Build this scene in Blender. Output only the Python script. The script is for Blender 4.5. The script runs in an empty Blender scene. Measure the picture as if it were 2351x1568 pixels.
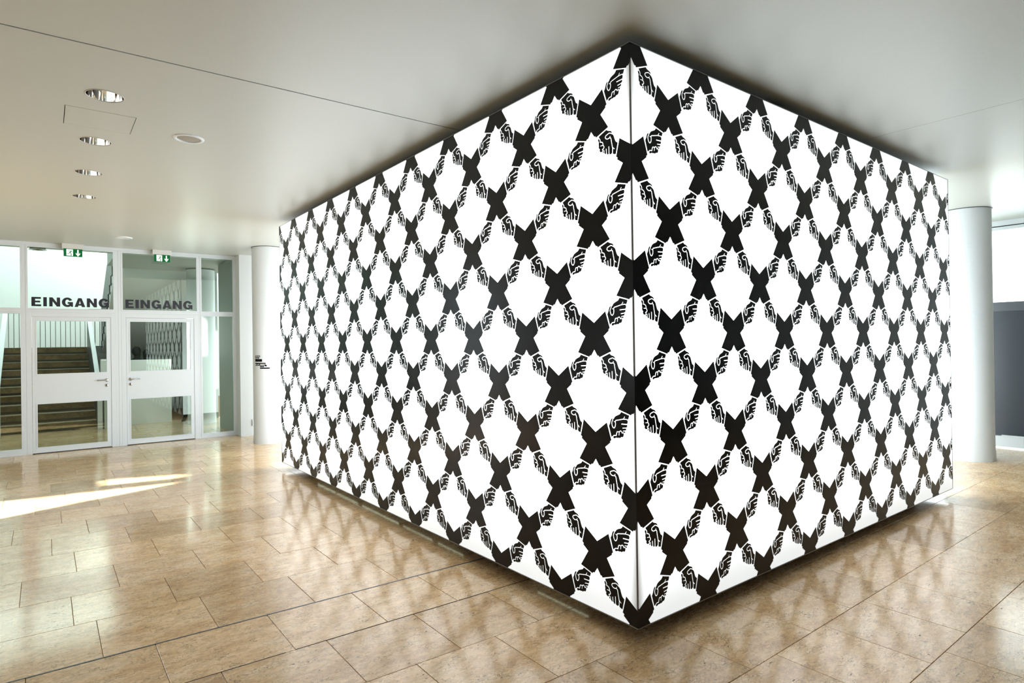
import bpy, bmesh, math, random
from mathutils import Vector, Matrix
random.seed(7)
R = math.radians
SC = bpy.context.scene
COL = SC.collection

# ------------------------------------------------------------------ camera
CAM = Vector((-2.5453, -2.2150, 1.6450))
PSI, PIT, ROL, LENS = 0.91452, 0.00398, -0.0140, 21.3416
Fw = Vector((math.cos(PSI)*math.cos(PIT), math.sin(PSI)*math.cos(PIT), math.sin(PIT)))
R0 = Vector((math.sin(PSI), -math.cos(PSI), 0)); U0 = R0.cross(Fw)
Rt = R0*math.cos(ROL)+U0*math.sin(ROL); Up = U0*math.cos(ROL)-R0*math.sin(ROL)
cd = bpy.data.cameras.new('camera'); cam = bpy.data.objects.new('camera', cd); COL.objects.link(cam)
M = Matrix((Rt, Up, -Fw)).transposed().to_4x4(); M.translation = CAM
cam.matrix_world = M
cd.sensor_fit = 'HORIZONTAL'; cd.sensor_width = 36; cd.lens = LENS; cd.clip_start = 0.05; cd.clip_end = 200
SC.camera = cam

# ------------------------------------------------------------------ light and exposure
WORLD, SUN, BOX, BOXB = 4.6, 42.0, 2.7, 6.0
w = bpy.data.worlds.new('world'); SC.world = w; w.use_nodes = True
bg = w.node_tree.nodes['Background']; bg.inputs[0].default_value = (0.86, 0.95, 1.0, 1); bg.inputs[1].default_value = WORLD
sd = bpy.data.lights.new('sun', 'SUN'); sun = bpy.data.objects.new('sun', sd); COL.objects.link(sun)
SEL = R(27); SUND = Vector((0.944*math.cos(SEL), 0.33*math.cos(SEL), -math.sin(SEL)))
sun.rotation_euler = SUND.to_track_quat('-Z', 'Y').to_euler(); sun.location = (-12, 0, 9)
sd.energy = SUN; sd.angle = R(1.1); sd.color = (1, 0.97, 0.92)
vs = SC.view_settings
vs.view_transform = 'Standard'; vs.look = 'None'; vs.exposure = 0.06; vs.gamma = 1.0; vs.use_curve_mapping = False
SC.cycles.use_denoising = True

# ------------------------------------------------------------------ helpers
def tag(o, label=None, cat=None, group=None, kind=None):
    if label: o['label'] = label
    if cat: o['category'] = cat
    if group: o['group'] = group
    if kind: o['kind'] = kind
    return o
def empty(name, loc=(0, 0, 0), rz=0, label=None, cat=None, group=None, kind=None):
    o = bpy.data.objects.new(name, None); COL.objects.link(o); o.location = loc; o.rotation_euler = (0, 0, rz)
    o.empty_display_size = 0.1
    return tag(o, label, cat, group, kind)
def link(name, me, mat=None, parent=None, loc=None):
    o = bpy.data.objects.new(name, me); COL.objects.link(o)
    if mat and not me.materials: me.materials.append(mat)
    if parent: o.parent = parent
    if loc: o.location = loc
    return o
def obj(name, bm, mat, parent=None, loc=None, smooth=False):
    me = bpy.data.meshes.new(name); bm.normal_update(); bm.to_mesh(me); bm.free()
    if smooth:
        for p in me.polygons: p.use_smooth = True
    return link(name, me, mat, parent, loc)
def box(bm, x0, x1, y0, y1, z0, z1, bev=0):
    r = bmesh.ops.create_cube(bm, size=1.0)
    vs_ = r['verts']
    for v in vs_:
        v.co.x = x0 if v.co.x < 0 else x1; v.co.y = y0 if v.co.y < 0 else y1; v.co.z = z0 if v.co.z < 0 else z1
    if bev:
        es = {e for v in vs_ for e in v.link_edges}
        bmesh.ops.bevel(bm, geom=list(es), offset=bev, segments=2, affect='EDGES', profile=0.7)
    return vs_
def boxo(name, x0, x1, y0, y1, z0, z1, mat, parent=None, bev=0.0):
    bm = bmesh.new(); box(bm, x0, x1, y0, y1, z0, z1, bev); return obj(name, bm, mat, parent)
def boxes(name, L, mat, parent=None, bev=0.0):
    bm = bmesh.new()
    for b in L: box(bm, *b, bev)
    return obj(name, bm, mat, parent)
def lathe(bm, prof, cx=0, cy=0, n=48, cap0=False, cap1=False):
    rings = []
    for r, z in prof:
        rings.append([bm.verts.new((cx+r*math.cos(2*math.pi*i/n), cy+r*math.sin(2*math.pi*i/n), z)) for i in range(n)])
    for a, b in zip(rings, rings[1:]):
        for i in range(n):
            f = bm.faces.new((a[i], a[(i+1) % n], b[(i+1) % n], b[i])); f.smooth = True
    if cap0: bm.faces.new(rings[0][::-1])
    if cap1: bm.faces.new(rings[-1])
    return rings
def tube(bm, pts, r, n=10, cap=True):
    pts = [Vector(p) for p in pts]; rings = []
    for i, p in enumerate(pts):
        d = (pts[min(i+1, len(pts)-1)]-pts[max(i-1, 0)]).normalized()
        a = Vector((0, 0, 1)) if abs(d.z) < .9 else Vector((1, 0, 0))
        u = d.cross(a).normalized(); v = d.cross(u)
        rings.append([bm.verts.new(p+u*r*math.cos(2*math.pi*k/n)+v*r*math.sin(2*math.pi*k/n)) for k in range(n)])
    for a, b in zip(rings, rings[1:]):
        for k in range(n):
            f = bm.faces.new((a[k], a[(k+1) % n], b[(k+1) % n], b[k])); f.smooth = True
    if cap: bm.faces.new(rings[0][::-1]); bm.faces.new(rings[-1])
def prism(bm, poly, axis, a0, a1):
    """extrude a 2D polygon; axis 0: poly in (y,z); 1: (x,z); 2: (x,y)"""
    def P(p, a): return {0: (a, p[0], p[1]), 1: (p[0], a, p[1]), 2: (p[0], p[1], a)}[axis]
    A = [bm.verts.new(P(p, a0)) for p in poly]; B = [bm.verts.new(P(p, a1)) for p in poly]
    n = len(poly); fs = [bm.faces.new(A), bm.faces.new(B[::-1])]
    for i in range(n): bm.faces.new((A[i], A[(i+1) % n], B[(i+1) % n], B[i]))
    bmesh.ops.recalc_face_normals(bm, faces=bm.faces)
def flat(bm, poly, fn):
    f = bm.faces.new([bm.verts.new(fn(*p)) for p in poly])
    return f
def stroke(bm, pts, w_, fn):
    pts = [Vector(p) for p in pts]; n = len(pts); L, Rr = [], []
    for i, p in enumerate(pts):
        d0 = (pts[i]-pts[i-1]).normalized() if i else (pts[1]-pts[0]).normalized()
        d1 = (pts[i+1]-pts[i]).normalized() if i < n-1 else d0
        nn = Vector((-(d0+d1).y, (d0+d1).x)); nn = nn.normalized() if nn.length > 1e-6 else Vector((-d0.y, d0.x))
        k = min(1.7, 1/max(.4, nn.dot(Vector((-d0.y, d0.x)))))
        L.append(bm.verts.new(fn(*(p+nn*w_/2*k)))); Rr.append(bm.verts.new(fn(*(p-nn*w_/2*k))))
    for i in range(n-1): bm.faces.new((L[i], Rr[i], Rr[i+1], L[i+1]))

# ------------------------------------------------------------------ materials
def mat(name, color, rough=0.5, metal=0.0, spec=0.5, emit=None, strength=0, bump=0, bscale=60, coat=0):
    m = bpy.data.materials.new(name); m.use_nodes = True; nt = m.node_tree; b = nt.nodes['Principled BSDF']
    b.inputs['Base Color'].default_value = (*color, 1); b.inputs['Roughness'].default_value = rough
    b.inputs['Metallic'].default_value = metal; b.inputs['Specular IOR Level'].default_value = spec
    if coat: b.inputs['Coat Weight'].default_value = coat; b.inputs['Coat Roughness'].default_value = .08
    if emit: b.inputs['Emission Color'].default_value = (*emit, 1); b.inputs['Emission Strength'].default_value = strength
    n = nt.nodes.new('ShaderNodeTexNoise'); n.inputs['Scale'].default_value = bscale; n.inputs['Detail'].default_value = 3
    g = nt.nodes.new('ShaderNodeNewGeometry'); nt.links.new(g.outputs['Position'], n.inputs['Vector'])
    mx = nt.nodes.new('ShaderNodeMix'); mx.data_type = 'RGBA'; mx.blend_type = 'MULTIPLY'; mx.inputs[0].default_value = .06
    mx.inputs[6].default_value = (*color, 1); nt.links.new(n.outputs['Fac'], mx.inputs[7]); nt.links.new(mx.outputs[2], b.inputs['Base Color'])
    if bump:
        bp = nt.nodes.new('ShaderNodeBump'); bp.inputs['Strength'].default_value = bump; bp.inputs['Distance'].default_value = .01
        nt.links.new(n.outputs['Fac'], bp.inputs['Height']); nt.links.new(bp.outputs[0], b.inputs['Normal'])
    return m
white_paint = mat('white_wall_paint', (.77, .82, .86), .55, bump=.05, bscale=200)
hall_side = mat('stair_hall_side_darkened', (.42, .45, .43), .6)  # hall white darkened to stand in for shade; back wall keeps a brighter paint
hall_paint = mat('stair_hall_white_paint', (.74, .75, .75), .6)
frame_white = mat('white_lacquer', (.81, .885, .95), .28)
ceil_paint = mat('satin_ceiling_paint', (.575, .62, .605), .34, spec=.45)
column_paint = mat('column_plaster_paint', (.70, .745, .77), .5, bump=.12, bscale=45)
black_print = mat('black_film', (.003, .003, .003), .25, spec=.22)
dark_metal = mat('dark_steel', (.035, .04, .043), .4, .3)
grey_metal = mat('brushed_steel', (.55, .56, .57), .32, 1)
chrome = mat('polished_reflector', (.93, .92, .9), .05, 1)
alu = mat('grey_aluminium', (.30, .30, .31), .35, .9)
black = mat('black_plastic', (.008, .008, .008), .5)
navy = mat('navy_vinyl', (.016, .018, .03), .45)
panel_grey = mat('box_grey_laminate', (.62, .63, .62), .5)
plinth_m = mat('plinth_dark_board', (.05, .045, .035), .6)
slate = mat('slate_blue_board', (.035, .045, .062), .35, bump=.03)
rail_m = mat('pale_lacquered_steel', (.70, .72, .75), .35)
light_grey = mat('pale_grey_plaster', (.55, .57, .56), .6)
mid_grey = mat('grey_plaster', (.30, .31, .31), .6)
grout = mat('terracotta_grout', (.30, .15, .07), .9)
dark_gap = mat('black_joint_filler', (.012, .011, .009), .9)
green_lit = mat('emergency_green', (.0, .07, .02), .45, spec=.25, emit=(.0, .13, .03), strength=.6)
white_lit = mat('backlit_white_pictogram', (.9, .95, .92), .4, emit=(.9, 1, .94), strength=.7)
sign_white = mat('sign_housing_white', (.78, .80, .79), .4)
bulb = mat('downlight_lamp', (1, 1, 1), .3, emit=(1, .97, .9), strength=3.5)
slot_lit = mat('under_box_light_slot', (1, 1, 1), .3, emit=(.92, 1, .72), strength=2.5)
cloth_dark = mat('dark_clothing', (.02, .022, .025), .8)
skin = mat('skin', (.45, .28, .2), .5)
hair_m = mat('dark_hair', (.02, .015, .012), .6)

def lightbox_mat(name='lit_translucent_fabric', power=BOX, col=(.93, .98, 1), topr=.6):
    m = bpy.data.materials.new(name); m.use_nodes = True; nt = m.node_tree; N = nt.nodes; Lk = nt.links
    b = N['Principled BSDF']; b.inputs['Base Color'].default_value = (.7, .7, .7, 1); b.inputs['Roughness'].default_value = .6
    b.inputs['Emission Color'].default_value = (*col, 1)
    g = N.new('ShaderNodeNewGeometry'); s = N.new('ShaderNodeSeparateXYZ'); Lk.new(g.outputs['Position'], s.inputs[0])
    # horizontal distance from the front corner and height above the bottom edge: emission fades near edges, and far up the unseen panels to spare the ceiling
    def mth(op, a, b_):
        n = N.new('ShaderNodeMath'); n.operation = op
        for i, q in enumerate((a, b_)):
            if q is None: continue
            if isinstance(q, (int, float)): n.inputs[i].default_value = q
            else: Lk.new(q, n.inputs[i])
        return n.outputs[0]
    d = mth('MAXIMUM', s.outputs[0], s.outputs[1])
    def ramp(v, a, b_, lo):
        n = N.new('ShaderNodeMapRange'); n.interpolation_type = 'SMOOTHSTEP'; Lk.new(v, n.inputs[0])
        n.inputs[1].default_value = a; n.inputs[2].default_value = b_; n.inputs[3].default_value = lo; n.inputs[4].default_value = 1
        return n.outputs[0]
    f1 = ramp(d, .0, .07, .27); f2 = ramp(s.outputs[2], .085, .95, .27 if topr < 1 else .9)
    top = mth('SUBTRACT', 3.285, s.outputs[2]); f3 = ramp(top, 0, topr, .33 if topr < 1 else .1)
    e = mth('MULTIPLY', mth('MULTIPLY', f1, f2), mth('MULTIPLY', f3, power)); Lk.new(e, b.inputs['Emission Strength'])
    return m
lit = lightbox_mat(); lit_back = lightbox_mat('lit_plain_fabric', BOXB, (.9, .96, 1), 2.2)

def glass_mat(name, tint=(.86, .95, .89)):
    m = bpy.data.materials.new(name); m.use_nodes = True; nt = m.node_tree; N = nt.nodes; Lk = nt.links
    N.remove(N['Principled BSDF'])
    t = N.new('ShaderNodeBsdfTransparent'); t.inputs[0].default_value = (*tint, 1)
    gl = N.new('ShaderNodeBsdfGlossy'); gl.inputs['Roughness'].default_value = 0.0; gl.inputs[0].default_value = (.9, 1, .94, 1)
    fr = N.new('ShaderNodeFresnel'); fr.inputs[0].default_value = 1.52
    mx = N.new('ShaderNodeMixShader'); Lk.new(fr.outputs[0], mx.inputs[0]); Lk.new(t.outputs[0], mx.inputs[1]); Lk.new(gl.outputs[0], mx.inputs[2])
    Lk.new(mx.outputs[0], N['Material Output'].inputs[0]); return m
glass = glass_mat('green_tinted_float_glass', (.82, .90, .85)); clear = glass_mat('clear_float_glass', (.97, .99, .97))

def stone_mat(name, base, dark, light, rough=.17, scale=1.0, pits=True, aniso=2.6):
    m = bpy.data.materials.new(name); m.use_nodes = True; nt = m.node_tree; N = nt.nodes; Lk = nt.links
    b = N['Principled BSDF']; b.inputs['Specular IOR Level'].default_value = .58
    g = N.new('ShaderNodeNewGeometry'); oi = N.new('ShaderNodeObjectInfo')
    sh = N.new('ShaderNodeVectorMath'); sh.operation = 'MULTIPLY_ADD'
    Lk.new(oi.outputs['Random'], sh.inputs[0]); sh.inputs[1].default_value = (37, 53, 0); Lk.new(g.outputs['Position'], sh.inputs[2])
    mp = N.new('ShaderNodeMapping'); mp.inputs['Scale'].default_value = (1*scale, aniso*scale, 1*scale); Lk.new(sh.outputs[0], mp.inputs[0])
    def noise(sc, det, dist=0, rough_=.55):
        n = N.new('ShaderNodeTexNoise'); n.inputs['Scale'].default_value = sc; n.inputs['Detail'].default_value = det
        n.inputs['Distortion'].default_value = dist; n.inputs['Roughness'].default_value = rough_; Lk.new(mp.outputs[0], n.inputs['Vector']); return n.outputs['Fac']
    def rmp(v, stops):
        r = N.new('ShaderNodeValToRGB'); e = r.color_ramp.elements
        e[0].position, e[0].color = stops[0][0], (*stops[0][1], 1); e[1].position, e[1].color = stops[-1][0], (*stops[-1][1], 1)
        for p, c in stops[1:-1]: q = e.new(p); q.color = (*c, 1)
        Lk.new(v, r.inputs[0]); return r.outputs[0]
    def mixc(f, a, c, mode='MIX'):
        x = N.new('ShaderNodeMix'); x.data_type = 'RGBA'; x.blend_type = mode
        for i, q in ((0, f), (6, a), (7, c)):
            if isinstance(q, float): x.inputs[i].default_value = q
            elif isinstance(q, tuple): x.inputs[i].default_value = (*q, 1)
            else: Lk.new(q, x.inputs[i])
        return x.outputs[2]
    big = rmp(noise(3.2, 5, .5, .6), [(.32, dark), (.5, base), (.68, light)])
    # clasts: warped voronoi cells with thin dark borders, elongated along the slab
    wn = N.new('ShaderNodeTexNoise'); wn.inputs['Scale'].default_value = 22; wn.inputs['Detail'].default_value = 5; Lk.new(mp.outputs[0], wn.inputs['Vector'])
    wa = N.new('ShaderNodeVectorMath'); wa.operation = 'MULTIPLY_ADD'; wa.inputs[1].default_value = (.07, .07, 0); Lk.new(wn.outputs['Color'], wa.inputs[0]); Lk.new(mp.outputs[0], wa.inputs[2])
    vc = N.new('ShaderNodeTexVoronoi'); vc.inputs['Scale'].default_value = 32; Lk.new(wa.outputs[0], vc.inputs['Vector'])
    sp = N.new('ShaderNodeSeparateXYZ'); Lk.new(vc.outputs['Color'], sp.inputs[0])
    cell = rmp(sp.outputs[0], [(0, (.72, .68, .64)), (.45, (.98, .97, .95)), (1, (1.16, 1.18, 1.2))])
    c = mixc(.62, big, cell, 'MULTIPLY')
    c = mixc(1.0, c, rmp(noise(60, 3, .2, .6), [(.3, (.86, .85, .83)), (.7, (1.1, 1.1, 1.1))]), 'MULTIPLY')
    vo = N.new('ShaderNodeTexVoronoi'); vo.feature = 'DISTANCE_TO_EDGE'; vo.inputs['Scale'].default_value = 32; Lk.new(wa.outputs[0], vo.inputs['Vector'])
    line = rmp(vo.outputs['Distance'], [(.0, (1, 1, 1)), (.03, (.6,)*3), (.06, (0, 0, 0))])
    gate = rmp(noise(7, 5, 0, .65), [(.38, (.0,)*3), (.6, (1,)*3)])
    lg = N.new('ShaderNodeMath'); lg.operation = 'MULTIPLY'; Lk.new(line, lg.inputs[0]); Lk.new(gate, lg.inputs[1])
    c = mixc(lg.outputs[0], c, tuple(x*.33 for x in dark))
    # per-slab tone
    tone = rmp(oi.outputs['Random'], [(0, (.80, .77, .74)), (.35, (.95, .94, .92)), (.7, (1.0, 1.0, 1.0)), (1, (1.1, 1.1, 1.12))])
    c = mixc(1.0, c, tone, 'MULTIPLY')
    if pits:
        pn = rmp(noise(42, 3, .6), [(.645, (0, 0, 0)), (.675, (1, 1, 1))])
        pm = rmp(noise(7, 2), [(.44, (0, 0, 0)), (.56, (1, 1, 1))])
        pg = N.new('ShaderNodeMath'); pg.operation = 'MULTIPLY'; Lk.new(pn, pg.inputs[0]); Lk.new(pm, pg.inputs[1])
        c = mixc(pg.outputs[0], c, (.035, .027, .018))
        rr = N.new('ShaderNodeMath'); rr.operation = 'MULTIPLY_ADD'; Lk.new(pg.outputs[0], rr.inputs[0]); rr.inputs[1].default_value = .5; rr.inputs[2].default_value = rough
        Lk.new(rr.outputs[0], b.inputs['Roughness'])
    else: b.inputs['Roughness'].default_value = rough
    Lk.new(c, b.inputs['Base Color']); return m
stone = stone_mat('polished_limestone', (.83, .575, .325), (.70, .445, .225), (.88, .665, .425), rough=.14, aniso=2.0)
stair_stone = stone_mat('brown_stair_stone', (.22, .13, .042), (.13, .075, .022), (.30, .19, .075), rough=.4, scale=1.3, aniso=1.0, pits=False)

CZ = 3.37          # ceiling height
GY = 10.05         # plane of the glazed partition
BB, BT = .085, 3.285   # bottom and top of the light box
W1, W2 = 6.252, 4.9035

# ------------------------------------------------------------------ floor
floor = boxo('floor', -8.5, 9.6, -8.5, 21.5, -.25, -.004, grout); tag(floor, 'polished beige limestone floor laid in offset courses', kind='structure')
def shear(x, y): return y + .028*max(0., -x)
LINES = [-3.77, -3.23, -2.69, -2.15, -1.60, -1.059, -.52, .02, .557, 1.095, 1.640, 2.203, 2.737, 3.278, 3.832, 4.374, 4.917, 5.46, 6.005, 6.55, 7.093, 7.64, 8.183, 8.73, 9.275, 9.82, 10.36, 10.905, 11.45, 12.0, 12.54, 13.08, 13.62]
JO = {-1.60: [1.18, 1.713, 2.28], -1.059: [.475, .993, 1.51, 2.025, 2.572, 3.12], -.52: [-.30, .245, .87, 1.347, 1.88, 2.41, 2.945],
      .02: [-1.57, -1.039, -.55, 0.0, .545, 1.088, 1.64, 2.19], .557: [-1.848, -1.31, -.772, -.232, 0.0], 1.095: [-2.635, -2.07, -1.477, -.939, -.455, 0.0],
      1.640: [-2.31, -1.747, -1.178, -.591, 0.0], 2.203: [-2.42, -1.877, -1.342, -.808, -.27, 0.0], 2.737: [-2.688, -2.145, -1.605, -1.07, -.53, 0.0],
      3.278: [-2.37, -1.83, -1.295, -.755, -.2, 0.0], 3.832: [-2.512, -1.97, -1.433, -.895, -.36, 0.0], 4.374: [-1.16, -.58, 0.0], 4.917: [-1.347, -.73, -.2],
      5.46: [-1.553, -1.0, -.526], 6.005: [-1.292, -.742, -.08], 6.55: [-.877], 7.093: [-1.30, -.745], 7.64: [-1.145, -.605], 8.183: [-1.348, -.86, -.365]}
def seen(x, y):
    d = Vector((x, y, 0))-CAM; z = d.dot(Fw)
    if z < .3: return None
    u = d.dot(Rt)/z*LENS/36; v = d.dot(Up)/z*LENS/36
    return z if abs(u) < .53 and abs(v) < .36 else None
tiles = []
G = .0014
for i in range(len(LINES)-1):
    y0, y1 = LINES[i], LINES[i+1]
    js = list(JO.get(y0, [random.uniform(-.3, .24)]))
    while js[0] > -7.5: js.insert(0, js[0]-.541)
    while js[-1] < 9.0: js.append(js[-1]+.541)
    for a, b in zip(js, js[1:]):
        xm, ym = (a+b)/2, (y0+y1)/2
        if y0 > GY and (xm < -4.6 or xm > 1.2): continue
        if .3 < a and b < W2-.45 and .3 < y0 and y1 < W1-.4: continue
        zs = [seen(px, py) for px in (a, b) for py in (y0, y1)]
        zs = [z for z in zs if z]
        hid = (xm > .1 and ym > .1 and xm < 5.2 and ym*1.0 < 12)
        tiles.append((min(zs) if zs and not hid else 99+abs(xm)+abs(ym), a, b, y0, y1))
tiles.sort()
def tile_mesh(bm, a, b, y0, y1, ox=0, oy=0):
    q = [(a+G, shear(a, y0)+G), (b-G, shear(b, y0)+G), (b-G, shear(b, y1)-G), (a+G, shear(a, y1)-G)]
    cx = sum(p[0] for p in q)/4; cy = sum(p[1] for p in q)/4
    rg = []
    for s, z in ((0, -.005), (0, -.0012), (.0012, 0.)):
        rg.append([bm.verts.new((p[0]-ox+(s if p[0] < cx else -s), p[1]-oy+(s if p[1] < cy else -s), z)) for p in q])
    for r0, r1 in zip(rg, rg[1:]):
        for k in range(4): bm.faces.new((r0[k], r0[(k+1) % 4], r1[(k+1) % 4], r1[k]))
    bm.faces.new(rg[-1])
cache = {}
NT = 300
for k, (z, a, b, y0, y1) in enumerate(tiles[:NT]):
    key = (round(b-a, 3), round(y1-y0, 3), round(shear(a, 0), 4) if a < 0 else 0, a < 0)
    ox, oy = a, y0
    if key not in cache:
        bm = bmesh.new(); tile_mesh(bm, a, b, y0, y1, ox, oy); me = bpy.data.meshes.new('tile'); bm.to_mesh(me); bm.free(); me.materials.append(stone); cache[key] = me
    t = bpy.data.objects.new('tile', cache[key]); COL.objects.link(t); t.parent = floor; t.location = (ox, oy, random.uniform(-.0004, .0004))
bm = bmesh.new()
for (z, a, b, y0, y1) in tiles[NT:]: tile_mesh(bm, a, b, y0, y1)
tag(obj('distant_tiles', bm, stone, floor), kind='stuff')
# expansion joint: twin metal rails with a dark filler strip beside them, and one open dark joint
def strip(name, Y, x0, x1, wd, z0, z1, m, parent, dy=0):
    bm = bmesh.new(); xs = [x0, 0, x1] if x0 < 0 < x1 else [x0, x1]
    sec = [[bm.verts.new((x, shear(x, Y)+dy+s, z)) for s, z in ((-wd/2, z0), (wd/2, z0), (wd/2, z1), (-wd/2, z1))] for x in xs]
    for p, q in zip(sec, sec[1:]):
        for k in range(4): bm.faces.new((p[k], p[(k+1) % 4], q[(k+1) % 4], q[k]))
    bm.faces.new(sec[0]); bm.faces.new(sec[-1][::-1]); bmesh.ops.recalc_face_normals(bm, faces=bm.faces)
    return obj(name, bm, m, parent)
joint = empty('trim_1', (0, 0, 0), kind='structure', label='metal expansion joint crossing the floor to the box')
strip('rail', 1.640, -4.5, .25, .0035, -.0045, .0012, alu, joint, .0045); strip('rail', 1.640, -4.5, .25, .0035, -.0045, .0012, alu, joint, -.0015)
strip('filler', 1.640, -4.5, .25, .003, -.0045, .0004, dark_gap, joint, .0015)
strip('filler', 1.640, -4.5, .25, .004, -.0045, .0006, dark_gap, joint, -.0055)
tj = empty('trim_2', (0, 0, 0), kind='structure', label='open dark floor joint in front of the metal strip')
for x0, x1 in ((-2.35, -1.53), (-1.478, -.46), (-.45, .2)): strip('filler', 1.095, x0, x1, .0075, -.0045, .0005, dark_gap, tj)

# ------------------------------------------------------------------ ceiling
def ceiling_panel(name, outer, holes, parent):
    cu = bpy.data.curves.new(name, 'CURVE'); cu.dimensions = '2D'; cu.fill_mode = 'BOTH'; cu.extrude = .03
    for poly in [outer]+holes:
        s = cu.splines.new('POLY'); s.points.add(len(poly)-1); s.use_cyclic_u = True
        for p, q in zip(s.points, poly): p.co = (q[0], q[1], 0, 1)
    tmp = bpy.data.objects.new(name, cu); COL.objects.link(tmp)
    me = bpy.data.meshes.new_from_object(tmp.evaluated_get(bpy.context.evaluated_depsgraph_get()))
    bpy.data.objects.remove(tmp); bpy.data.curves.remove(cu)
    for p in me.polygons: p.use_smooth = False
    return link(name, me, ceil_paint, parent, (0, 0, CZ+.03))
def circ(x, y, r, n=48): return [(x+r*math.cos(2*math.pi*i/n), y+r*math.sin(2*math.pi*i/n)) for i in range(n)]
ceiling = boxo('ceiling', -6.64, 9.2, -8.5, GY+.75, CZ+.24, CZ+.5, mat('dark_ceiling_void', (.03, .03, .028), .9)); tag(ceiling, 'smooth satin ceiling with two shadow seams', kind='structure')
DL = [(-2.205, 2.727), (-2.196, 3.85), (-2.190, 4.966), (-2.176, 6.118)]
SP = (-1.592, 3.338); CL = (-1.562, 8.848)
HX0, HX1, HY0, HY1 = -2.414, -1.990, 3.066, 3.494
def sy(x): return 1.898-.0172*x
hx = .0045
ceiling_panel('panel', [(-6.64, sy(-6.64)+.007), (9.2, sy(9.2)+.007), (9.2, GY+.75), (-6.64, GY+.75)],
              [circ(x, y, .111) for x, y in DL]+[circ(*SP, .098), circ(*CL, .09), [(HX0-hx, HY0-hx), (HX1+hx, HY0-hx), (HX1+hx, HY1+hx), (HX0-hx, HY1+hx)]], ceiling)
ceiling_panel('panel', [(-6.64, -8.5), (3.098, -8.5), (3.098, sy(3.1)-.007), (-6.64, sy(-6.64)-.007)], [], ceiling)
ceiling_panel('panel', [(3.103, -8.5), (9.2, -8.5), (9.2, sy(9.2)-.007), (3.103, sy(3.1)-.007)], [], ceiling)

# downlights
ring_m = mat('beige_trim_ring', (.60, .60, .55), .4)
def downlight(i, x, y, label):
    t = empty('downlight', (x, y, CZ), rz=R(20*i), label=label, cat='ceiling light', group='recessed downlights in a row')
    bm = bmesh.new(); lathe(bm, [(.108, .012), (.108, -.002), (.111, -.004), (.1145, -.0035), (.116, 0), (.116, .002)]); obj('trim_ring', bm, ring_m, t)
    bm = bmesh.new(); lathe(bm, [(.107, .002), (.104, .03), (.094, .075), (.077, .115), (.052, .145), (.03, .158), (.0, .16)], n=64); obj('reflector', bm, chrome, t)
    bm = bmesh.new(); lathe(bm, [(.026, .157), (.028, .12), (.024, .1), (.0, .094)], n=24); obj('lamp', bm, bulb, t)
for i, (p, lb) in enumerate(zip(DL, ['recessed chrome downlight nearest the viewer, in front of the square hatch', 'recessed chrome downlight just behind the square ceiling hatch',
        'third recessed chrome downlight along the row towards the glass doors', 'farthest recessed chrome downlight, nearest the glass doors'])): downlight(i, *p, lb)
t = empty('ceiling_speaker', (*SP, CZ), label='round white ceiling speaker with a grey grille beside the downlights', cat='speaker')
bm = bmesh.new(); lathe(bm, [(.088, .01), (.088, -.006), (.095, -.010), (.112, -.007), (.1165, 0), (.1165, .002)]); obj('trim_ring', bm, frame_white, t)
bm = bmesh.new(); lathe(bm, [(.0, -.0075), (.04, -.007), (.075, -.004), (.088, .002)]); obj('grille', bm, mat('grey_speaker_grille', (.42, .40, .35), .5, bump=.5, bscale=900), t)
t = empty('cover_plate', (*CL, CZ), label='flat white round cover plate on the ceiling near the doors', cat='cover plate')
bm = bmesh.new(); lathe(bm, [(.0, -.012), (.105, -.012), (.116, -.008), (.118, .0), (.118, .002)]); obj('disc', bm, frame_white, t)
for sx in (-1, 1):
    bm = bmesh.new(); lathe(bm, [(.0, -.0145), (.006, -.014), (.007, -.012)], sx*.085, 0, 12); obj('screw', bm, alu, t)
hatch = boxo('access_hatch', HX0, HX1, HY0, HY1, CZ-.001, CZ+.02, ceil_paint, bev=.0012); tag(hatch, 'flush square access hatch between the first two downlights', 'hatch')

# ------------------------------------------------------------------ walls
wall_back = boxes('wall_back', [(.322, 9.0, 9.765, 10.20, -.012, CZ+.05)], white_paint); tag(wall_back, 'plain white wall behind the box', kind='structure')
# right wall: windows above a dark board, full glazing farther along
wall_right = boxes('wall_right', [(8.73, 9.0, -8.5, .12, -.012, CZ+.05), (8.73, 9.0, 9.5, 9.765, -.012, CZ+.05), (8.78, 9.0, .12, 9.5, 3.245, CZ+.05)], white_paint); tag(wall_right, 'white wall of the far right side', kind='structure')
hd = empty('trim_3', kind='structure', label='white window head with a black curtain slot')
boxo('head_board', 8.715, 8.79, .12, 9.5, 3.295, CZ, frame_white, hd); boxo('lower_board', 8.715, 8.79, .12, 9.5, 3.232, 3.281, frame_white, hd)
boxo('slot', 8.735, 8.78, .12, 9.5, 3.279, 3.297, black, hd)
boxo('wire', 8.709, 8.7135, .20, 9.4, 3.286, 3.2905, black, hd)
baseb = boxes('baseboard_right', [(8.68, 8.79, .12, .95, .022, .178)], frame_white, bev=.004); tag(baseb, 'white board base under the dark panel', kind='structure')
boxo('ledge', 8.665, 8.70, .12, .5, .178, .197, frame_white, baseb)
t = boxo('dark_panel', 8.735, 8.775, .12, .95, .18, 2.03, slate); tag(t, 'dark slate blue board under the bright window at right', 'panel')
boxo('top_rail', 8.725, 8.78, .12, .95, 2.03, 2.165, mat('slate_rail', (.10, .115, .135), .3), t)
w8 = empty('window_7', kind='structure', label='bright window above the dark board')
boxo('pane', 8.755, 8.765, .12, .95, 2.165, 3.232, clear, w8)
w9 = empty('window_8', kind='structure', label='tall glazing behind the box')
boxo('pane', 8.755, 8.765, .98, 9.5, .06, 3.232, clear, w9)
for y in (.95, 3.1, 5.25, 7.4, 9.45): boxo('mullion', 8.72, 8.79, y, y+.05, .0, 3.24, frame_white, w9)
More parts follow.
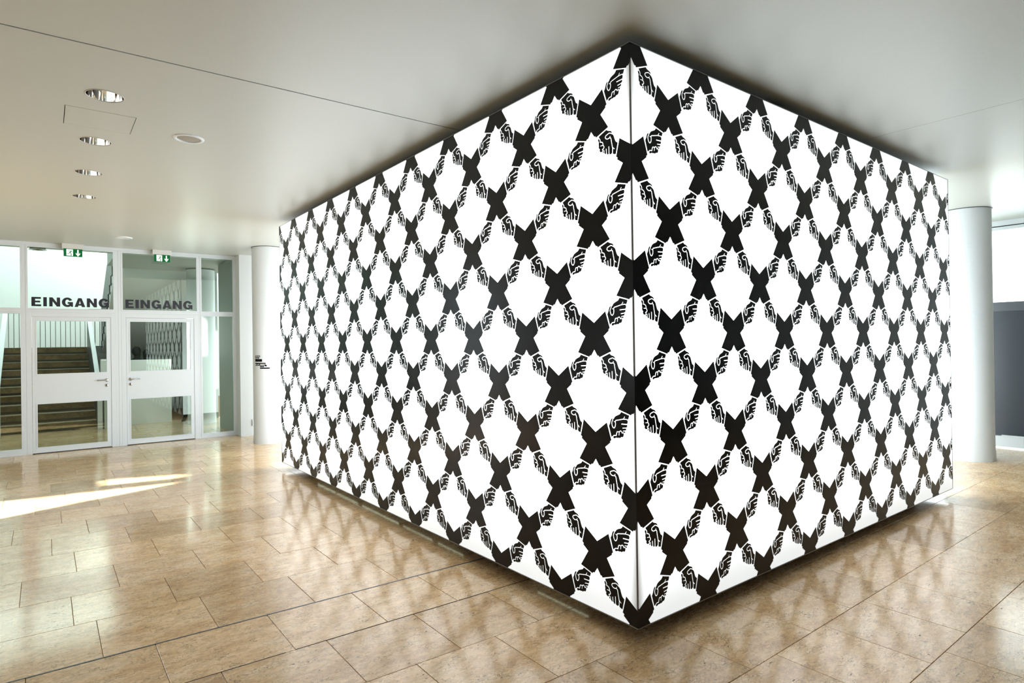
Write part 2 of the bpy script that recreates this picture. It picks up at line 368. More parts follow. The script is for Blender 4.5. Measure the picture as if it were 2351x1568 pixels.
boxo('sill', 8.70, 8.79, .95, 9.5, 0, .06, frame_white, w9)

# unseen left wall, greyed to cut bounce, openings back-projected from the sun patches
def back(px, py, X=-6.6):
    t_ = (px-X)/SUND.x; return (py-SUND.y*t_, -SUND.z*t_)
pa = [back(*p) for p in ((-1.22, 6.21), (-4.9, 4.88), (-4.9, 6.8), (-2.94, 6.46))]
pb = [back(*p) for p in ((-1.12, 6.50), (-2.0, 6.66), (-2.0, 7.02), (-1.16, 6.72))]
def plate(name, polys, m, X, th, parent=None):
    cu = bpy.data.curves.new(name, 'CURVE'); cu.dimensions = '2D'; cu.fill_mode = 'BOTH' if th else 'FRONT'; cu.extrude = th
    for poly in polys:
        s = cu.splines.new('POLY'); s.points.add(len(poly)-1); s.use_cyclic_u = True
        for p, q in zip(s.points, poly): p.co = (q[0], q[1], 0, 1)
    tmp = bpy.data.objects.new('tmp', cu); COL.objects.link(tmp); me = bpy.data.meshes.new_from_object(tmp.evaluated_get(bpy.context.evaluated_depsgraph_get()))
    bpy.data.objects.remove(tmp); bpy.data.curves.remove(cu)
    me.transform(Matrix(((0, 0, 1, X), (1, 0, 0, 0), (0, 1, 0, 0), (0, 0, 0, 1)))); me.name = name
    return link(name, me, m, parent)
tag(plate('wall_left', [[(-8.5, -.01), (10.4, -.01), (10.4, CZ+.05), (-8.5, CZ+.05)], pa, pb], mid_grey, -6.6, .02), 'grey wall left of the frame with openings cut to shape the sun patches', kind='structure')
wall_front = boxes('wall_front', [(-6.6, 9.0, -8.3, -8.1, -.012, CZ+.05)], light_grey); tag(wall_front, 'grey wall behind the viewer', kind='structure')

# ------------------------------------------------------------------ glazed partition with two doors
def window(name, x0, x1, z0, z1, fx0, fx1, fz0, fz1, label, pane_m=glass):
    """pane x0..x1,z0..z1 inside beads that reach fx0..fx1,fz0..fz1"""
    wn = empty(name, (0, 0, 0), kind='structure', label=label)
    for b in ((fx0, x0, fz0, fz1), (x1, fx1, fz0, fz1), (x0, x1, fz0, z0), (x0, x1, z1, fz1)):
        if b[1]-b[0] > .001 and b[3]-b[2] > .001: boxo('bead', b[0], b[1], GY-.004, GY+.05, b[2], b[3], frame_white, wn, bev=.0018)
    boxo('pane', x0-.004, x1+.004, GY+.014, GY+.022, z0-.004, z1+.004, pane_m, wn)
    return wn
POST = [(-2.812, -2.776), (-1.588, -1.506), (-.316, -.288), (.296, .322)]
for k, (a, b) in enumerate(POST):
    p_ = empty('trim_%d' % (4+k), kind='structure', label='white vertical partition post')
    if b-a > .06:
        m_ = (a+b)/2; boxo('half_post', a, m_-.0008, GY, GY+.07, 0, 3.324, frame_white, p_, bev=.0015); boxo('half_post', m_+.0008, b, GY, GY+.07, 0, 3.324, frame_white, p_, bev=.0015)
    else: boxo('post', a, b, GY, GY+.07, 0, 3.324, frame_white, p_, bev=.0015)
trh = empty('trim_8', kind='structure', label='white partition head and transom')
boxo('head', -4.8, .322, GY, GY+.07, 3.325, CZ, frame_white, trh, bev=.003)
for a, b in ((-4.8, -2.812), (-2.776, -1.588), (-1.506, -.316), (-.288, .296)): boxo('transom', a, b, GY+.002, GY+.068, 2.256, 2.296, frame_white, trh, bev=.003)
boxo('bottom_rail', -4.8, -2.812, GY, GY+.07, 0, .062, frame_white, trh, bev=.003); boxo('bottom_rail', -.288, .296, GY, GY+.07, 0, .05, frame_white, trh, bev=.003)
window('window_1', -4.6, -2.842, .099, 2.231, -4.8, -2.8125, .0625, 2.2555, 'tall lower pane left of the first door')
window('window_2', -4.6, -2.842, 2.322, 3.292, -4.8, -2.8125, 2.2965, 3.3245, 'upper pane at the far left of the partition')
wA = window('window_3', -2.748, -1.614, 2.322, 3.296, -2.7755, -1.5885, 2.2965, 3.3245, 'upper pane over the left door with lettering')
wB = window('window_4', -1.478, -.342, 2.322, 3.296, -1.5055, -.3165, 2.2965, 3.3245, 'upper pane over the right door with lettering')
window('window_5', -.258, .275, 2.318, 3.302, -.2875, .2955, 2.2965, 3.3245, 'narrow upper pane at the right end')
window('window_6', -.255, .270, .083, 2.233, -.2875, .2955, .0505, 2.2555, 'tall narrow lower pane at the right end')

def glyph(ch):
    if ch == 'E': return [[(0, 0), (1, 0), (1, .2), (.38, .2), (.38, .41), (.9, .41), (.9, .6), (.38, .6), (.38, .8), (.98, .8), (.98, 1), (0, 1)]]
    if ch == 'I': return [[(0, 0), (1, 0), (1, 1), (0, 1)]]
    if ch == 'N': return [[(0, 0), (.31, 0), (.31, .56), (.69, 0), (1, 0), (1, 1), (.69, 1), (.69, .44), (.31, 1), (0, 1)]]
    if ch == 'G':
        o = [(.5+.5*math.cos(R(a)), .5+.53*math.sin(R(a))) for a in range(28, 312, 12)]
        i = [(.5+.19*math.cos(R(a)), .5+.30*math.sin(R(a))) for a in range(28, 312, 12)]
        return [o+[(.8, .085), (.83, 0), (1, 0), (1, .53), (.52, .53), (.52, .33), (.69, .33)]+i[::-1]]
def lettering(word, edges, z0, z1, parent, m, y):
    for ch, (a, b) in zip(word, edges):
        bm = bmesh.new()
        if ch == 'A':   # two halves and the bar round the counter
            P1 = [(0, 0), (.32, 0), (.365, .16), (.42, .35), (.5, .68), (.5, 1), (.34, 1)]
            for q in (P1, [(1-u, v) for u, v in P1][::-1], [(.365, .16), (.635, .16), (.58, .35), (.42, .35)]):
                bm.faces.new([bm.verts.new((a+(b-a)*u, y, z0+(z1-z0)*v)) for u, v in q])
        else:
            bm.faces.new([bm.verts.new((a+(b-a)*u, y, z0+(z1-z0)*v)) for u, v in glyph(ch)[0]])
        bm.normal_update(); bmesh.ops.triangulate(bm, faces=bm.faces); obj('letter', bm, m, parent)
lettering('EINGANG', [(-2.704, -2.582), (-2.555, -2.509), (-2.479, -2.338), (-2.316, -2.169), (-2.149, -2.004), (-1.983, -1.844), (-1.821, -1.675)], 2.353, 2.500, wA, navy, GY+.0125)
lettering('EINGANG', [(-1.441, -1.319), (-1.295, -1.244), (-1.219, -1.077), (-1.054, -.906), (-.886, -.743), (-.725, -.582), (-.559, -.409)], 2.353, 2.500, wB, navy, GY+.0125)

def door(name, x0, x1, gx0, gx1, fx0, fx1, hxc, hdir, label):
    d = empty(name, (0, 0, 0), kind='structure', label=label)
    Z1 = 2.182
    for b in ((fx0, x0-.004, 0, 2.2555), (x1+.004, fx1, 0, 2.2555), (x0-.004, x1+.004, Z1+.004, 2.2555)): boxo('door_frame', b[0], b[1], GY-.002, GY+.07, b[2], b[3], frame_white, d, bev=.003)
    lf = boxes('leaf', [(x0, gx0, GY+.004, GY+.05, .012, Z1), (gx1, x1, GY+.004, GY+.05, .012, Z1), (gx0, gx1, GY+.004, GY+.05, 2.118, Z1), (gx0, gx1, GY+.004, GY+.05, .789, 1.268), (gx0, gx1, GY+.004, GY+.05, .012, .098)], frame_white, d)
    for za, zb in ((1.268, 2.118), (.098, .789)):
        s = .018
        for b in ((gx0-s, gx0, za-s, zb+s), (gx1, gx1+s, za-s, zb+s), (gx0, gx1, za-s, za), (gx0, gx1, zb, zb+s)): boxo('glazing_bead', b[0], b[1], GY-.001, GY+.006, b[2], b[3], frame_white, lf, bev=.0015)
        boxo('pane', gx0-.003, gx1+.003, GY+.016, GY+.024, za-.003, zb+.003, glass, lf)
    bm = bmesh.new(); lathe(bm, [(.0, .012), (.024, .012), (.027, .008), (.027, 0)], n=32)
    h = obj('handle', bm, grey_metal, d); h.rotation_euler = (R(90), 0, 0); h.location = (hxc, GY+.004, 1.132)
    bm = bmesh.new(); tube(bm, [(0, 0, .01), (0, 0, .045), (hdir*.008, 0, .052), (hdir*.03, 0, .054), (hdir*.135, 0, .054)], .0095, 14); obj('lever', bm, grey_metal, h)
    bm = bmesh.new(); lathe(bm, [(.0, .008), (.024, .008), (.026, .005), (.026, 0)], n=32)
    e = obj('escutcheon', bm, grey_metal, d); e.rotation_euler = (R(90), 0, 0); e.location = (hxc, GY+.004, 1.046)
    bm = bmesh.new(); lathe(bm, [(.0, .0095), (.009, .0095), (.009, .006)], 0, .005, 20); box(bm, -.005, .005, -.016, .005, .006, .0094); obj('keyhole', bm, black, e)
    boxo('threshold_gap', x0, x1, GY+.006, GY+.05, .001, .011, black, d)
    return d
door('door_1', -2.703, -1.658, -2.640, -1.718, -2.7755, -1.5885, -1.721, -1, 'left white door with glass above and below a solid middle')
door('door_2', -1.432, -.394, -1.376, -.453, -1.5055, -.3165, -1.379, 1, 'right white door with glass above and below a solid middle')

# exit signs
def exit_sign(x0, x1, yf, label):
    t = empty('exit_sign', ((x0+x1)/2, yf, CZ), label=label, cat='exit sign', group='emergency exit signs over the doors')
    hw = (x1-x0)/2
    boxo('housing', -hw, hw, 0, .10, -.083, -.001, sign_white, t, bev=.004)
    g = boxo('sign_plate', -hw+.022, hw-.023, .012, .019, -.208, -.083, green_lit, t)
    clear_e = boxo('edge_plate', -hw+.014, hw-.016, .0192, .026, -.216, -.084, clear, t)
    X0, X1, Z0, Z1 = -hw+.022, hw-.023, -.208, -.083; Wp, Hp = X1-X0, Z1-Z0
    fn = lambda u, v: (X0+u*Wp, .0112, Z0+v*Hp)
    fn2 = lambda u, v: (X0+u*Wp, .0106, Z0+v*Hp)
    bm = bmesh.new(); flat(bm, [(.15, .10), (.48, .07), (.50, .12), (.50, .93), (.15, .93), (.15, .3)], fn); obj('door_symbol', bm, white_lit, g)
    bm = bmesh.new()
    for pl, wd in (([(.47, .88), (.445, .80)], .035), ([(.29, .74), (.38, .75), (.43, .60), (.51, .57)], .035), ([(.29, .76), (.30, .60)], .03), ([(.40, .70), (.33, .48)], .06), ([(.33, .5), (.25, .33), (.12, .33)], .04), ([(.34, .5), (.405, .32), (.395, .08)], .042)):
        stroke(bm, pl, wd, fn2)
    flat(bm, [(.455+.028*math.cos(i*.6), .84+.055*math.sin(i*.6)) for i in range(10)], fn2); obj('running_figure', bm, green_lit, g)
    bm = bmesh.new()
    flat(bm, [(.725, .9), (.80, .9), (.80, .32), (.875, .52), (.885, .36), (.765, .04), (.645, .36), (.65, .52), (.725, .32)], fn)
    bm.normal_update(); bmesh.ops.triangulate(bm, faces=bm.faces); obj('arrow', bm, white_lit, g)
exit_sign(-2.311, -2.019, 9.91, 'green emergency exit sign hanging over the left glass door')
exit_sign(-1.049, -.759, 9.88, 'green emergency exit sign hanging over the right glass door')

# ------------------------------------------------------------------ columns
def column(x, y, r, label, z1=CZ):
    t = empty('column', (x, y, 0), label=label, cat='column', kind='thing')
    bm = bmesh.new(); lathe(bm, [(r+.006, 0), (r+.006, .05), (r+.004, .13), (r, .16), (r, z1-.006)], n=96); obj('shaft', bm, column_paint, t, smooth=True)
    bm = bmesh.new(); lathe(bm, [(r-.004, z1-.008), (r+.01, z1-.006), (r+.012, z1)], n=96); obj('cap_ring', bm, dark_metal, t)  # dark ring at the head of the shaft
    return t
CLX, CLY, CRR = .56, 8.735, .272
cl_ = column(CLX, CLY, CRR, 'round white column beside the glass doors with black labels')
for z, da in ((2.41, 55), (1.98, -18), (1.05, -12), (2.0, 60), (1.45, 58)):
    a = math.atan2(CAM.y-CLY, CAM.x-CLX)+R(da); bm = bmesh.new()
    tube(bm, [(math.cos(a)*(CRR-.002), math.sin(a)*(CRR-.002), z), (math.cos(a)*(CRR+.01), math.sin(a)*(CRR+.01), z)], .006, 8); obj('hook', bm, frame_white, cl_)
column(7.425, .56, .288, 'round white column right of the box before the dark board')
column(.20, 12.6, .28, 'round white column behind the narrow glass pane')

# small wrapped labels on the left column: pixel blocks turned into angle and height
lab = empty('wall_label', (CLX, CLY, 0), label='cluster of small black text strips stuck on the left column', cat='label')
A0 = math.atan2(CAM.y-CLY, CAM.x-CLX)
def on_col(s, z, lift=.0012):
    a = A0+s/CRR; return ((CRR+lift)*math.cos(a), (CRR+lift)*math.sin(a), z)
def wrap_quad(bm, s0, s1, z0, z1, lift):
    n = max(2, int((s1-s0)/.02)+1)
    vv = [[bm.verts.new(on_col(s0+(s1-s0)*k/n, z, lift)) for z in (z0, z1)] for k in range(n+1)]
    for p, q in zip(vv, vv[1:]): bm.faces.new((p[0], q[0], q[1], p[1]))
SL = [(-.2727, -.1627, 1.481, 1.509), (-.2727, -.181, 1.4505, 1.480), (-.2727, -.1256, 1.403, 1.447), (-.2735, -.0675, 1.335, 1.383), (-.165, -.090, 1.309, 1.328), (-.165, -.0005, 1.2815, 1.3027)]
for s0, s1, z0, z1 in SL:
    bm = bmesh.new(); wrap_quad(bm, s0, s1, z0, z1, .0012); obj('text_strip', bm, black_print, lab)
bm = bmesh.new(); c0 = (-.063, 1.334)
flat(bm, [(c0[0]+.0155*math.cos(i*.5236), c0[1]+.0145*math.sin(i*.5236)) for i in range(12)], lambda s, z: on_col(s, z, .0018)); obj('dot', bm, black_print, lab)
lw = mat('white_label_text', (.85, .85, .85), .5)
def micro(word, s0, s1, z0, z1):
    F = {'T': ['111', '010', '010', '010'], 'O': ['111', '101', '101', '111'], 'B': ['110', '111', '101', '111'], 'I': ['010', '010', '010', '010'], 'A': ['010', '101', '111', '101'], 'S': ['111', '100', '011', '111'],
         'E': ['111', '110', '100', '111'], 'M': ['101', '111', '111', '101'], 'N': ['101', '111', '111', '101'], ' ': ['000']*4}
    bm = bmesh.new(); n = len(word); cw = (s1-s0)/n
    for k, ch in enumerate(word):
        for r_, row in enumerate(F[ch]):
            for c_, q in enumerate(row):
                if q == '1':
                    a = s0+cw*(k+c_*.28); zt = z1-(z1-z0)*r_/4; wrap_quad(bm, a, a+cw*.28, zt-(z1-z0)/4, zt, .002)
    obj('text', bm, lw, lab)
micro('TOBIAS', -.266, -.170, 1.487, 1.503); micro('SONST', -.266, -.19, 1.458, 1.472); 
for q, a, b in (('B', -.266, -.2484), ('A', -.231, -.213), ('S', -.196, -.178), ('EMENT', -.160, -.072)): micro(q, a, b, 1.346, 1.366)

# wall socket
t = empty('wall_socket', (.565, 9.765, .245), label='white double wall socket low on the wall behind the left column', cat='socket')
boxo('plate', -.045, .045, -.03, 0, -.06, .06, frame_white, t, bev=.004)
bm = bmesh.new(); lathe(bm, [(.0, 0.002), (.022, .002), (.022, -.002)], n=24); o_ = obj('insert', bm, mid_grey, t); o_.rotation_euler = (R(90), 0, 0); o_.location = (0, -.03, .0)

# ------------------------------------------------------------------ light box
lb = empty('light_box', (0, 0, 0), label='huge backlit white box printed with black crossed arms and gripping hands', cat='light box')
boxo('light_panel', .004, .03, .0115, W1, BB, BT, lit, lb)
boxo('light_panel', .0115, W2, .004, .03, BB, BT, lit, lb)
boxo('back_panel', .03, W2, W1-.03, W1, BB, BT, lit_back, lb); boxo('end_panel', W2-.03, W2, .03, W1-.03, BB, BT, lightbox_mat('lit_end_fabric', 6.5, (.84, .94, 1), 2.4), lb)  # unseen lit panels, set stronger and cooler to brighten the far room
boxo('top_cover', .03, W2-.03, .03, W1-.03, BT-.04, BT-.01, plinth_m, lb); boxo('underside', .03, W2-.03, .03, W1-.03, BB+.004, BB+.03, plinth_m, lb)
boxo('plinth', .19, 4.47, .20, 5.75, 0, BB+.004, plinth_m, lb)
boxo('corner_profile', .0043, .03, .0043, .03, BB, BT, mat('corner_profile_grey', (.24, .23, .24), .5), lb)
for nm, b in (('edge_trim', (.001, .03, .0, W1+.002, BT-.0, BT+.004)), ('edge_trim', (.0, W2+.002, .001, .03, BT, BT+.004)), ('edge_trim', (.001, .03, .0, W1+.002, BB-.005, BB)), ('edge_trim', (.0, W2+.002, .001, .03, BB-.005, BB)),
              ('edge_trim', (.0, .03, W1, W1+.004, BB, BT)), ('edge_trim', (W2, W2+.004, .0, .03, BB, BT))): boxo(nm, *b, alu, lb)
bm = bmesh.new(); prism(bm, [(1.585, 3.285), (1.60, 3.313), (1.70, 3.322), (1.76, 3.315), (1.80, 3.297), (1.80, 3.285)], 1, .03, .10); obj('clamp', bm, black, lb)
for a, b in ((.55, 1.05), (2.0, 2.4), (2.5, 3.05), (3.15, 4.0), (4.12, 4.72), (4.76, 5.35)): boxo('light_slot', .163, .169 if a > 3 else .165, a, b, BB-.002, BB+.004, slot_lit, lb)

PX = [(-97, 66), (0, 0), (91, 64), (125, -35), (118, -39), (115, -43), (115, -46), (117, -49), (76, -79), (135, -167), (39, -202), (36, -199), (35, -195), (31, -192), (27, -193), (24, -193), (-1, -158), (-26, -192), (-29, -192), (-33, -191), (-37, -193), (-42, -200), (-138, -173), (-75, -78), (-116, -49), (-116, -46), (-113, -42), (-116, -37), (-124, -32)]
PL = [(-115, -186), (-55, -202), (-58, -212), (-63, -224), (-71, -226), (-68, -231), (-66, -236), (-67, -243), (-70, -250), (-75, -252), (-72, -255), (-70, -260), (-71, -266), (-77, -270), (-80, -273), (-78, -275), (-77, -280), (-81, -286), (-86, -288), (-88, -291), (-85, -293), (-90, -305), (-95, -303), (-97, -307), (-97, -317), (-102, -325), (-108, -328), (-115, -327), (-121, -332), (-127, -335), (-133, -333), (-146, -336), (-153, -334), (-158, -337), (-168, -341), (-174, -340), (-176, -336), (-177, -332), (-180, -331), (-190, -335), (-209, -273), (-201, -259), (-196, -244), (-191, -234), (-186, -230), (-178, -227), (-174, -231), (-169, -227), (-163, -218), (-154, -212), (-140, -206), (-127, -201), (-119, -193)]
PR = [(60, -202), (120, -179), (127, -185), (135, -189), (146, -192), (157, -197), (161, -203), (164, -210), (163, -214), (174, -225), (177, -231), (181, -243), (185, -253), (190, -264), (198, -270), (205, -275), (190, -335), (182, -334), (174, -332), (169, -328), (165, -326), (162, -320), (160, -323), (157, -326), (149, -327), (144, -325), (139, -322), (135, -321), (132, -324), (127, -323), (123, -317), (120, -315), (116, -314), (114, -317), (108, -315), (106, -311), (102, -309), (98, -307), (87, -301), (88, -297), (85, -295), (79, -297), (71, -294), (66, -288), (65, -282), (68, -278), (61, -272), (58, -264), (60, -256), (57, -245), (60, -236), (55, -228), (53, -221), (54, -216), (59, -215), (63, -214)]
PS = [(4.3, [(-179, -221), (-177, -231), (-180, -240), (-185, -249), (-186, -255), (-183, -268), (-178, -278), (-170, -282), (-163, -277), (-158, -267), (-157, -254), (-159, -246), (-156, -239), (-149, -236), (-138, -234), (-120, -230), (-101, -226), (-86, -225), (-76, -225), (-58, -228)]), (3, [(-88, -211), (-98, -225)]), (3, [(-169, -244), (-159, -247)]), (5, [(-113, -254), (-62, -252)]), (4.4, [(-105, -276), (-68, -272)]), (3.8, [(-101, -292), (-80, -289)]),
      (4.2, [(-190, -339), (-177, -329), (-171, -324), (-162, -322), (-154, -323), (-152, -320), (-150, -310), (-146, -301), (-139, -299), (-131, -301), (-126, -296), (-118, -293), (-111, -298), (-108, -304), (-101, -301), (-96, -302), (-88, -310)]), (3, [(-130, -300), (-132, -319)]),
      (4.3, [(55, -204), (61, -212), (68, -219), (71, -226), (71, -237), (82, -239), (90, -245), (93, -252), (92, -259), (98, -265), (101, -273), (97, -280), (88, -283), (91, -289), (91, -295), (84, -303)]), (3, [(93, -260), (73, -260)]),
      (4.3, [(168, -216), (152, -207), (141, -204), (126, -209), (117, -212), (112, -218), (112, -224), (118, -230), (126, -234), (134, -234), (146, -232), (153, -235), (156, -242), (159, -260), (163, -277), (165, -289), (167, -298), (166, -312), (165, -324), (164, -333)]), (3, [(146, -232), (149, -223)]), (3.5, [(165, -291), (181, -304)]), (4.2, [(138, -279), (139, -332)]), (4, [(117, -287), (120, -322)]), (3.4, [(100, -290), (102, -317)])]
def print_face(side, P, d0, z0, V, Wd):
    blk, wht = bmesh.new(), bmesh.new()
    def put(s, z, off):    # s runs to the right as seen from the front
        return (.004-off, -s, BB+z) if side == 'L' else (s, .004-off, BB+z)
    n = int(Wd/P)+2
    for k in range(-1, 2*n+2):
        h = k/2
        for j in range(-1, 7):
            jj = j+(.5 if k % 2 else 0)
            s0 = (-(h*P+d0)) if side == 'L' else (h*P+d0); zz = z0+jj*V
            for pl in (PX, PL, PR): flat(blk, [(s0+a/1000, zz+b/1000) for a, b in pl], lambda s, z: put(s, z, .0006))
            for wd, pl in PS: stroke(wht, [(s0+a/1000, zz+b/1000) for a, b in pl], wd/1000, lambda s, z: put(s, z, .0011))
    out = []
    for bm in (blk, wht):
        bm.normal_update(); bmesh.ops.triangulate(bm, faces=bm.faces)
        ax = Vector((0, 1, 0)) if side == 'L' else Vector((1, 0, 0))
        for co, no in ((ax*.0034, -ax), (ax*Wd, ax), (Vector((0, 0, BB)), Vector((0, 0, -1))), (Vector((0, 0, BT)), Vector((0, 0, 1)))):
            bmesh.ops.bisect_plane(bm, geom=bm.verts[:]+bm.edges[:]+bm.faces[:], plane_co=co, plane_no=no, clear_outer=True)
        bmesh.ops.recalc_face_normals(bm, faces=bm.faces)
    obj('arm_print', blk, black_print, lb); obj('print_lines', wht, lit, lb)
print_face('L', .6306, -.0098, .0826, .6377, W1)
print_face('R', .6305, .0148, .1020, .6352, W2)

# ------------------------------------------------------------------ stair hall behind the glass
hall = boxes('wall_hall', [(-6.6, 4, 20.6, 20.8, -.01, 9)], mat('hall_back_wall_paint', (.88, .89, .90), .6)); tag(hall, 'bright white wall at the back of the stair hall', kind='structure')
hall_l = boxes('wall_hall_left', [(-5.4, -5.2, 11.6, 20.6, -.01, 6.6), (-5.4, -5.2, 10.2, 11.6, -.01, 3.9), (-5.4, -5.2, 10.2, 11.6, 5.3, 6.6)], hall_side); tag(hall_l, 'darkened left wall of the stair hall with an added sun opening', kind='structure')  # opening added so the sun reaches the column behind the glass
hall_r = boxes('wall_hall_right', [(.48, .7, 13.4, 20.6, -.01, 6.6), (.33, .45, 10.2, 11.5, -.01, CZ), (-1.18, .46, 16.61, 16.75, 0, 1.8)], hall_side); tag(hall_r, 'darkened right wall of the stair hall and a slab added under the flight', kind='structure')  # last slab added under the flight to darken the view to the back wall
roof = boxes('ceiling_hall_shade', [(-5.4, 4, 10.8, 15.5, 6.6, 6.8), (-3.0, 4, 10.7, 10.8, CZ+.3, 6.8)], hall_side); tag(roof, 'unseen roof added to darken the stair hall', kind='structure')  # unseen cover added over the stairs to darken the hall below
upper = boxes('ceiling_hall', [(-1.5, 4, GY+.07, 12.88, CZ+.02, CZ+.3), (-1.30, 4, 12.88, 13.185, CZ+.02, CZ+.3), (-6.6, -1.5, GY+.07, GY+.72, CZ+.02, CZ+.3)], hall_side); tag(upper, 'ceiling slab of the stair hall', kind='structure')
RISE, GO, Y0 = .172, .368, 13.26
st = empty('staircase', (0, 0, 0), label='brown stone flight of stairs behind the left glass door', cat='stairs')
XL, XR = -3.335, -1.69
for k in range(10):
    ya = Y0+k*GO; yb = ya+GO if k < 9 else ya+1.66
    s_ = boxo('step', XL, XR, ya+.012, yb+.03, k*RISE, (k+1)*RISE-.012, stair_stone, st)
    boxo('tread', XL, XR, ya-.004, yb+.012, (k+1)*RISE-.03, (k+1)*RISE, stair_stone, s_)
    boxo('riser_base_strip', XL, XR, ya+.008, ya+.012, k*RISE, k*RISE+.045, mat('dark_riser_strip', (.05, .036, .018), .6) if k == 0 else bpy.data.materials['dark_riser_strip'], s_)  # darker band along the foot of each riser
    boxo('nosing', XL, XR, ya-.006, ya+.012, (k+1)*RISE-.008, (k+1)*RISE+.001, bpy.data.materials['nosing_strip'] if k else mat('nosing_strip', (.42, .44, .34), .4), s_)
boxo('landing', -1.66, -1.2, 16.62, 18.3, 1.4, 1.72, light_grey, st); boxo('landing_wall', -1.66, -1.4, 16.64, 16.8, 0, 1.4, light_grey, st)
def balustrade(xa, xb, up, x_rail0, x_rail1, name='balustrade', m=dark_metal, par=None):
    b = empty(name) if par is None else None
    return b
bl = empty('balustrade', (0, 0, 0), label='dark steel balustrade with pale flat handrail on the right of the stairs', cat='balustrade')
def zl(y): return (y-Y0)/GO*RISE+RISE
ye = 16.6
bm = bmesh.new(); prism(bm, [(13.05, 0), (Y0, 0), (ye, zl(ye)-.3), (ye, zl(ye)+.75), (13.05, zl(13.05)+.75)], 0, XR+.004, XR+.03); obj('side_plate', bm, dark_metal, bl)
def railbar(x0, x1, name, par, m, z0=.78, h=.02, yl=12.95):
    bm = bmesh.new(); prism(bm, [(yl, 0), (yl+.02, 0), (yl+.02, zl(yl)+z0-h), (ye, zl(ye)+z0-h), (ye, zl(ye)+z0), (yl, zl(yl)+z0)], 0, x0, x1); obj(name, bm, m, par)
railbar(XR+.0, XR+.085, 'handrail', bl, rail_m)
boxo('post', XR+.12, XR+.19, 12.95, 12.99, 0, .9, light_grey, bl); boxo('gap_plate', XR+.09, XR+.115, 12.96, 12.98, 0, .9, black, bl)
bl2 = empty('balustrade', (0, 0, 0), label='pale balustrade on the left edge of the stairs', cat='balustrade')
bm = bmesh.new(); prism(bm, [(Y0, 0), (ye, zl(ye)-.3), (ye, zl(ye)+.1), (Y0, .2)], 0, XL-.03, XL-.004); obj('side_plate', bm, rail_m, bl2)
railbar(XL+.02, XL+.11, 'handrail', bl2, rail_m, .93)
lr = empty('landing_railing', (0, 0, 0), label='row of thin dark balusters at the back of the stair landing', cat='railing')
for k in range(18):
    x = -3.55+.1085*k+.05
    boxo('baluster', x-.006, x+.006, 18.24, 18.252, 1.72, 2.74, dark_metal, lr)
boxo('top_rail', -3.6, -1.55, 18.23, 18.262, 2.74, 2.765, dark_metal, lr)
lr2 = empty('landing_railing', (0, 0, 0), label='short dark railing at the right end of the stair landing', cat='railing')
for x in (-1.60, -1.47, -1.36, -1.24): boxo('baluster', x-.008, x+.008, 17.5, 17.516, 1.74, 2.72, dark_metal, lr2)
boxo('bottom_rail', -1.62, -1.22, 17.495, 17.52, 1.72, 1.745, dark_metal, lr2); boxo('top_rail', -1.62, -1.22, 17.495, 17.52, 2.72, 2.74, dark_metal, lr2)
uf = empty('upper_stairs', (0, 0, 0), label='upper flight with stepped dark side seen through the glass', cat='stairs')
XU, XV = -1.36, .46
prof = []
for k in range(10):
    y = 16.6-k*GO; prof += [(y, 1.72+k*RISE), (y, 1.72+(k+1)*RISE)]
prof += [(13.2, 1.72+10*RISE), (13.2, 1.72+10*RISE-.25), (16.6, 1.55)]
bm = bmesh.new(); prism(bm, prof, 0, XU, XV); obj('flight', bm, hall_paint, uf)
pl = []
for k in range(10):
    y = 16.6-k*GO; pl += [(y, 1.70+k*RISE), (y, 1.70+(k+1)*RISE)]
pl += [(12.95, 1.70+10*RISE), (12.95, 1.70+10*RISE+.95), (16.6, 1.70+.95)]
bm = bmesh.new(); prism(bm, pl, 0, XU-.03, XU-.004); obj('side_plate', bm, dark_metal, uf)
pp = boxes('parapet', [(-1.6, -.28, 13.35, 13.5, 0, 1.41)], mat('parapet_white', (.9, .9, .9), .5), bev=.004); tag(pp, 'white parapet behind the right glass door', 'parapet')
bm = bmesh.new(); prism(bm, [(-.13, 0), (-.05, 0), (.26, 1.0), (.19, 1.0)], 1, 13.1, 13.14); t = obj('strut', bm, black); tag(t, 'black slanted steel strut standing on the floor behind the right door', 'strut')
boxo('cross_bar', .1, .3, 13.11, 13.13, .52, .54, black, t)
t = empty('spotlight', (-2.62, 10.5, CZ+.02), label='round surface spotlight under the slab behind the left upper pane', cat='spotlight')
bm = bmesh.new(); lathe(bm, [(.11, 0), (.105, -.07)], n=32); obj('body', bm, mid_grey, t); bm = bmesh.new(); lathe(bm, [(.105, -.07), (.125, -.075), (.12, -.082), (.08, -.075), (0, -.06)], n=32); obj('bezel', bm, chrome, t)
for x, y in ((-2.93, 10.22), (-.22, 10.25)):
    t = empty('door_stop', (x, y, 0), label='small chrome door stop on the hall floor behind the %s pane' % ('left' if x < -1 else 'narrow right'), cat='door stop')
    bm = bmesh.new(); lathe(bm, [(.03, 0), (.03, .02), (.018, .035), (0, .037)], n=20); obj('knob', bm, chrome, t)

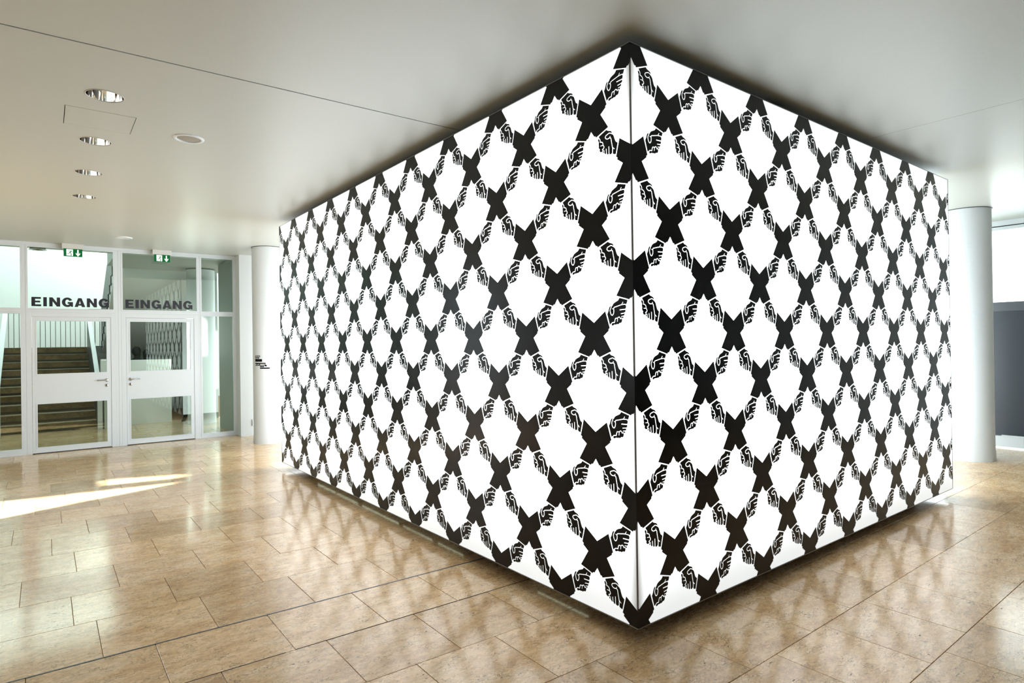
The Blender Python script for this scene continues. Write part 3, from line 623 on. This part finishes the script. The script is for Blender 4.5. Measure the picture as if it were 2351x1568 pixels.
# two people standing behind the parapet
def person(x, y, hz, rot, label):
    t = empty('person', (x, y, 0), rz=rot, label=label, cat='person')
    k = hz/1.72
    V = [(0, 0, .95), (0, 0, 1.15), (0, .01, 1.38), (0, 0, 1.47), (0, -.02, 1.55), (0, -.015, 1.64), (.19, 0, 1.38), (.25, -.02, 1.12), (.2, -.16, .98), (.2, -.24, 1.0), (-.19, 0, 1.38), (-.25, -.02, 1.12), (-.2, -.16, .98), (-.2, -.24, 1.0),
         (.09, 0, .9), (.1, .0, .5), (.1, .02, .06), (.1, -.12, .03), (-.09, 0, .9), (-.1, .0, .5), (-.1, .02, .06), (-.1, -.12, .03)]
    E_ = [(0, 1), (1, 2), (2, 3), (3, 4), (4, 5), (2, 6), (6, 7), (7, 8), (8, 9), (2, 10), (10, 11), (11, 12), (12, 13), (0, 14), (14, 15), (15, 16), (16, 17), (0, 18), (18, 19), (19, 20), (20, 21)]
    Rd = [.15, .14, .15, .06, .085, .095, .065, .05, .038, .03, .065, .05, .038, .03, .095, .065, .045, .035, .095, .065, .045, .035]
    me = bpy.data.meshes.new('body'); me.from_pydata([tuple(c*k for c in v) for v in V], E_, []); o = link('body', me, cloth_dark, t)
    s = o.modifiers.new('skin', 'SKIN'); sv = me.skin_vertices[0].data
    for q, r_ in zip(sv, Rd): q.radius = (r_*k, r_*k*.8)
    sv[0].use_root = True
    o.modifiers.new('sub', 'SUBSURF').render_levels = 2
    bm = bmesh.new(); bmesh.ops.create_uvsphere(bm, u_segments=16, v_segments=12, radius=.105*k, matrix=Matrix.Translation((0, .0, 1.63*k)) @ Matrix.Diagonal((.82, .98, 1.12, 1))); obj('head', bm, skin, t, smooth=True)
    bm = bmesh.new(); bmesh.ops.create_uvsphere(bm, u_segments=16, v_segments=12, radius=.115*k, matrix=Matrix.Translation((0, .022, 1.648*k)) @ Matrix.Diagonal((.85, .95, 1.08, 1))); obj('hair', bm, hair_m, t, smooth=True)
person(-.75, 15.2, 1.66, R(150), 'person in dark clothes standing behind the white parapet, the left one')
person(-.44, 16.2, 1.59, R(200), 'person in dark clothes standing behind the white parapet, the right one')
